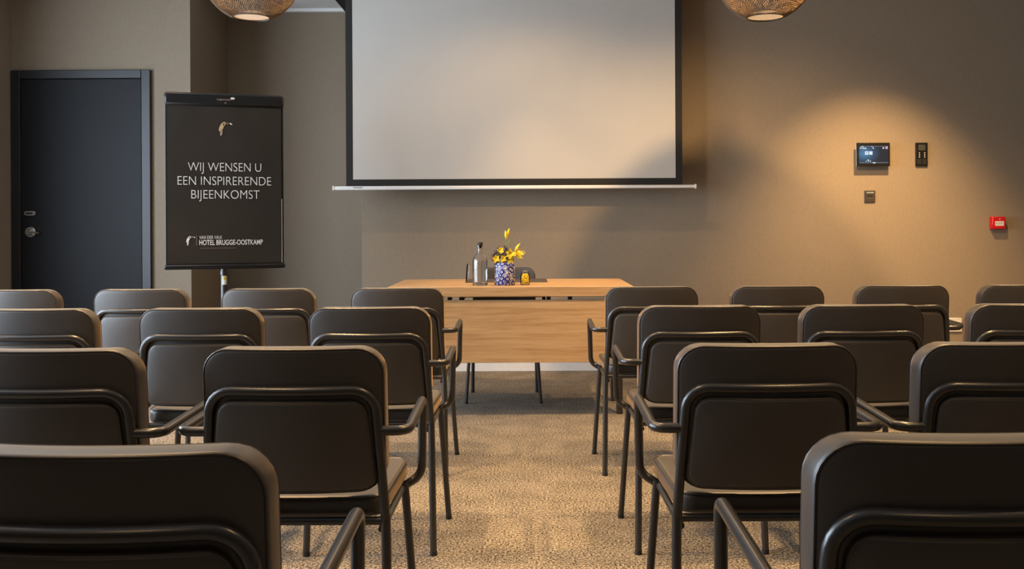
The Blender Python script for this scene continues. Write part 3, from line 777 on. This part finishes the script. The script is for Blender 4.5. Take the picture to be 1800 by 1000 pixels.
text('lettering', 'BIJEENKOMST', 'ink_white', poster, fu(346), fu(454), fv(354), YT, 0.053, -0.013)
text('lettering', 'VAN DER VALK', 'ink_white', poster, fu(358), fu(394), fv(422), YT, 0.019)
text('lettering', 'HOTEL BRUGGE-OOSTKAMP', 'ink_white', poster, fu(358), fu(459), fv(432.3), YT, 0.031, 0.012)
mb = MB(); mb.box(fu(353.4), fu(354.6), YT, YT + 0.0004, fv(433), fv(416)); mb.build('divider_line', 'ink_grey', poster, False)
mb = MB(); x = fu(358.5); rnd = random.Random(5)
while x < fu(416):
    wdt = rnd.uniform(0.006, 0.016); mb.box(x, min(x + wdt, fu(417)), YT, YT + 0.0004, fv(438.8), fv(437.0)); x += wdt + 0.003
mb.build('small_print', 'ink_brown', poster, False)
def toucan(x0, z0, s, mats):
    # unit drawing, origin at the left top of a 22 x 24 box, z downwards
    head = [(1, 9.6), (2.6, 6.2), (4.6, 3.4), (7.2, 1.4), (9.6, 0.9), (10.6, 2.4), (10.6, 4.8), (9.4, 6.4), (8.2, 8.0), (7.6, 9.2), (6.8, 12.0), (5.6, 13.2), (4.2, 13.4), (3.2, 15.4), (1.2, 17.2), (0.2, 16.2), (0.2, 12.6)]
    hole = [(6.4, 6.8), (6.6, 4.2), (7.8, 2.8), (9.0, 3.4), (8.8, 5.4), (7.6, 7.0), (6.9, 8.0)]
    tail = [(3.0, 16.2), (4.6, 14.4), (6.2, 13.6), (5.6, 18.0), (4.8, 22.6), (3.4, 24.0), (2.2, 23.8), (2.0, 19.0)]
    bill = [(10.9, 1.6), (14.0, 1.2), (17.4, 1.9), (17.8, 3.6), (16.2, 4.6), (13.2, 5.4), (10.9, 5.2)]
    tipp = [(17.3, 2.0), (19.8, 3.0), (21.4, 5.0), (20.6, 5.8), (18.6, 5.0), (17.6, 3.8)]
    for poly, mt, d in ((head, mats[0], 0), (hole, 'poster', 0.0004), (tail, mats[1], 0), (bill, mats[2], 0), (tipp, mats[3], 0.0002)):
        m_ = MB(); m_.prism([(x0 + a * s, z0 - c * s) for a, c in poly], YT - d, YT - d + 0.0004); m_.build('bird_emblem', mt, poster, False)
s_ = FW / 188.0
toucan(fu(389.5), fv(222.5), s_ * 1.0, ('ink_gold', 'ink_rose', 'ink_brown', 'ink_white'))
toucan(fu(337.8), fv(416.5), s_ * 0.66, ('ink_white', 'ink_white', 'ink_grey', 'ink_white'))
# maker's mark on the clamp bar
text('maker_mark', 'Legamaster', 'ink_rose', head, fu(387), fu(409.5), fv(187.2), -0.0265, 0.011)
mb = MB(); n = 20; mb.prism([(fu(411.5) + 0.013 * math.cos(2 * PI * k / n), fv(183.6) + 0.007 * math.sin(2 * PI * k / n)) for k in range(n)], -0.0268, -0.0262); mb.build('maker_mark', 'ink_white', head, False)
mb = MB(); mb.prism([(fu(398), fv(192)), (fu(400), fv(190)), (fu(402), fv(192)), (fu(400), fv(193.3))], -0.0266, -0.0262); mb.build('maker_mark', 'ink_grey', head, False)
# pole and base
xo = fu(397)
mb = MB(); mb.tube([(xo, 0.024, 0.10), (xo, 0.024, zbot + 0.5)], 0.0215, 20); mb.build('pole', 'tube', fc)
mb = MB(); mb.lathe([(0.0215, 0), (0.0255, 0.002), (0.0255, 0.026), (0.0215, 0.028)], 24, (xo, 0.024, zbot - 0.05)); mb.build('pole_collar', 'tube', fc)
mb = MB(); n = 8
def stick(mb, z0, z1, a0, a1, r):
    vs = []
    for k in range(n + 1):
        a = a0 + (a1 - a0) * k / n
        for z in (z0, z1):
            vs.append((xo + r * math.cos(a), 0.024 + r * math.sin(a), z))
    mb.add(vs, [(2 * k, 2 * k + 2, 2 * k + 3, 2 * k + 1) for k in range(n)])
stick(mb, zbot - 0.110, zbot - 0.056, -PI / 2 - 0.55, -PI / 2 + 0.75, 0.0219); sk = mb.build('sticker', 'white', fc)
mb = MB(); stick(mb, zbot - 0.082, zbot - 0.060, -PI / 2 - 0.35, -PI / 2 + 0.5, 0.0222); mb.build('warning_mark', 'yellow_sticker', sk)
mb = MB(); stick(mb, zbot - 0.079, zbot - 0.064, -PI / 2 + 0.05, -PI / 2 + 0.16, 0.0224); mb.build('warning_mark', 'ink_brown', sk)
for k in range(5):
    a = 2 * PI * k / 5 + 0.3
    mb = MB(); mb.tube([(xo, 0.024, 0.10), (xo + 0.06 * math.cos(a), 0.024 + 0.06 * math.sin(a), 0.095), (xo + 0.32 * math.cos(a), 0.024 + 0.32 * math.sin(a), 0.058)], [0.02, 0.018, 0.012], 10); ft = mb.build('base_foot', 'tube', fc)
    cx, cy = xo + 0.31 * math.cos(a), 0.024 + 0.31 * math.sin(a)
    mb = MB(); mb.tube([(cx - 0.012 * math.sin(a), cy + 0.012 * math.cos(a), 0.025), (cx + 0.012 * math.sin(a), cy - 0.012 * math.cos(a), 0.025)], 0.025, 16); mb.build('castor', 'black', ft)

# ------------------------------------------------------------------ things on the right wall
def wall_item(name, x0, x1, y0, y1, label, cat):
    xc = (x0 + x1) / 2; yc = (y0 + y1) / 2
    o = tag(empty(name, (PX(xc, YW), YW, PZ(xc, yc, YW))), label, cat)
    k = YW / F
    return o, (x1 - x0) / 2 * k, (y1 - y0) / 2 * k, k
# touch panel
o, a, c, k = wall_item('touch_panel', 1502, 1560, 252, 293, 'wall-mounted touch panel with a lit blue screen', 'touch panel')
mb = MB(); mb.box(-a * 0.6, a * 0.6, -0.044, 0, -c * 0.6, c * 0.6, 0.003); mb.build('wall_bracket', 'black', o, False)
mb = MB(); mb.box(-a, a, -0.060, -0.044, -c, c, 0.003); bd = mb.build('housing', 'black', o)
mb = MB(); mb.box(-a - 0.0006, a + 0.0006, -0.0475, -0.0450, -c - 0.0012, c + 0.0004, 0.0005); mb.build('metal_rim', 'steel', o, False)
mb = MB(); mb.box(-a * 0.87, a * 0.87, -0.0608, -0.060, -c * 0.76, c * 0.76); ds = mb.build('display', 'touch', o, False)
def pxl(x): return (x - 1531) * k
def pzl(y): return (272.5 - y) * k
icons = [('icon', 1516.2, 1522.3, 267, 273), ('icon', 1523.6, 1529.2, 267, 273), ('icon', 1511.5, 1518.8, 261, 262.6), ('icon', 1529.5, 1531.6, 260.3, 262.4), ('icon', 1507.6, 1510, 260.5, 262.3),
         ('icon', 1547, 1549.6, 260.2, 262.6), ('icon_pink', 1552, 1556, 258.3, 263), ('icon_dim', 1508, 1556, 258.0, 259.0), ('icon_dim', 1507, 1557, 286.2, 287.6), ('icon', 1509.5, 1514, 258.0, 259.6), ('icon', 1527, 1529.4, 258, 259.2),
         ('icon', 1520.6, 1523, 281.3, 283), ('icon', 1517.8, 1519, 283.3, 285), ('icon', 1521.2, 1522.6, 283.5, 285), ('icon', 1524.4, 1526, 283, 285), ('icon', 1529, 1535, 286, 287.2), ('icon', 1531, 1533.5, 287.4, 288.4)]
for (mt, x0, x1, y0, y1) in icons:
    mb = MB(); mb.box(pxl(x0), pxl(x1), -0.0611, -0.0608, pzl(y1), pzl(y0)); mb.build('icon', mt, ds, False)
mb = MB(); mb.prism([(pxl(1518), pzl(270.8)), (pxl(1520.8), pzl(270.8)), (pxl(1519.6), pzl(268.8)), (pxl(1518.6), pzl(268.8))], -0.0614, -0.0611); mb.build('icon', 'icon_dim', ds, False)
# keypad
o, a, c, k = wall_item('wall_keypad', 1609, 1630, 251, 292, 'black wall keypad with small display right of the touch panel', 'keypad')
mb = MB(); mb.box(-a, a, -0.018, 0, -c, c, 0.003); mb.build('keypad_body', 'black', o)
mb = MB(); mb.box(-a * 0.58, a * 0.56, -0.0188, -0.018, c * 0.34, c * 0.82); mb.build('keypad_display', 'lcd', o, False)
for sx in (-0.42, 0.46):
    for zz in (0.12, -0.05, -0.22):
        mb = MB(); mb.box(a * sx - 0.0035, a * sx + 0.0035, -0.0188, -0.018, c * zz - 0.0035, c * zz + 0.0035); mb.build('button', 'white', o, False)
for sx in (-0.45, 0.45):
    mb = MB(); mb.box(a * sx - 0.015, a * sx + 0.015, -0.0195, -0.018, -c * 0.85, -c * 0.40, 0.0005); mb.build('key', 'glide', o, False)
# card or socket plate
o, a, c, k = wall_item('socket_plate', 1519, 1538, 335, 355.5, 'small bronze connection plate below the touch panel', 'socket')
mb = MB(); mb.box(-a, a, -0.011, 0, -c, c, 0.002); mb.build('plate', 'darkplate', o, False)
mb = MB(); mb.box(-a * 0.62, a * 0.72, -0.0116, -0.011, c * 0.55, c * 0.76); mb.build('label_strip', 'slotlit', o, False)
mb = MB(); mb.box(-a * 0.42, a * 0.5, -0.0116, -0.011, -c * 0.12, c * 0.2); mb.build('port', 'glide', o, False)
mb = MB(); mb.box(-a * 0.45, a * 0.5, -0.0116, -0.011, -c * 0.32, -c * 0.26); mb.build('port_edge', 'ink_grey', o, False)
# fire call point
o, a, c, k = wall_item('fire_call_point', 1738.5, 1761.5, 381, 402.5, 'red square fire call point on the wall at the far right', 'fire alarm')
mb = MB(); mb.box(-a, a, -0.055, 0, -c, c, 0.005); mb.build('call_box', 'red', o)
mb = MB(); mb.box(-a * 0.60, a * 0.72, -0.0558, -0.055, -c * 0.48, c * 0.28); wp = mb.build('press_plate', 'white', o, False)
for sx in (-0.32, 0.04, 0.38):
    mb = MB(); x = a * sx; mb.prism([(x - 0.005, -c * 0.08 + 0.004), (x - 0.005, -c * 0.08 - 0.004), (x + 0.004, -c * 0.08)], -0.0563, -0.0558); mb.build('arrow_mark', 'glide', wp, False)
mb = MB(); mb.prism([(-0.002 + 0.0, c * 0.72), (0.006, c * 0.66), (0.011, c * 0.52), (0.002, c * 0.5), (0.004, c * 0.6)], -0.0558, -0.055); mb.build('symbol', 'white', o, False)
# white socket behind the chairs
o, a, c, k = wall_item('wall_socket', 1664, 1689, 558.5, 583, 'white wall socket low on the wall between two chairs', 'socket')
mb = MB(); mb.box(-a, a, -0.012, 0, -c, c, 0.003); mb.build('socket_body', 'white', o)
mb = MB(); mb.box(-a * 0.7, a * 0.7, -0.0128, -0.012, -c * 0.7, c * 0.7); mb.build('socket_insert', 'bar', o, False)
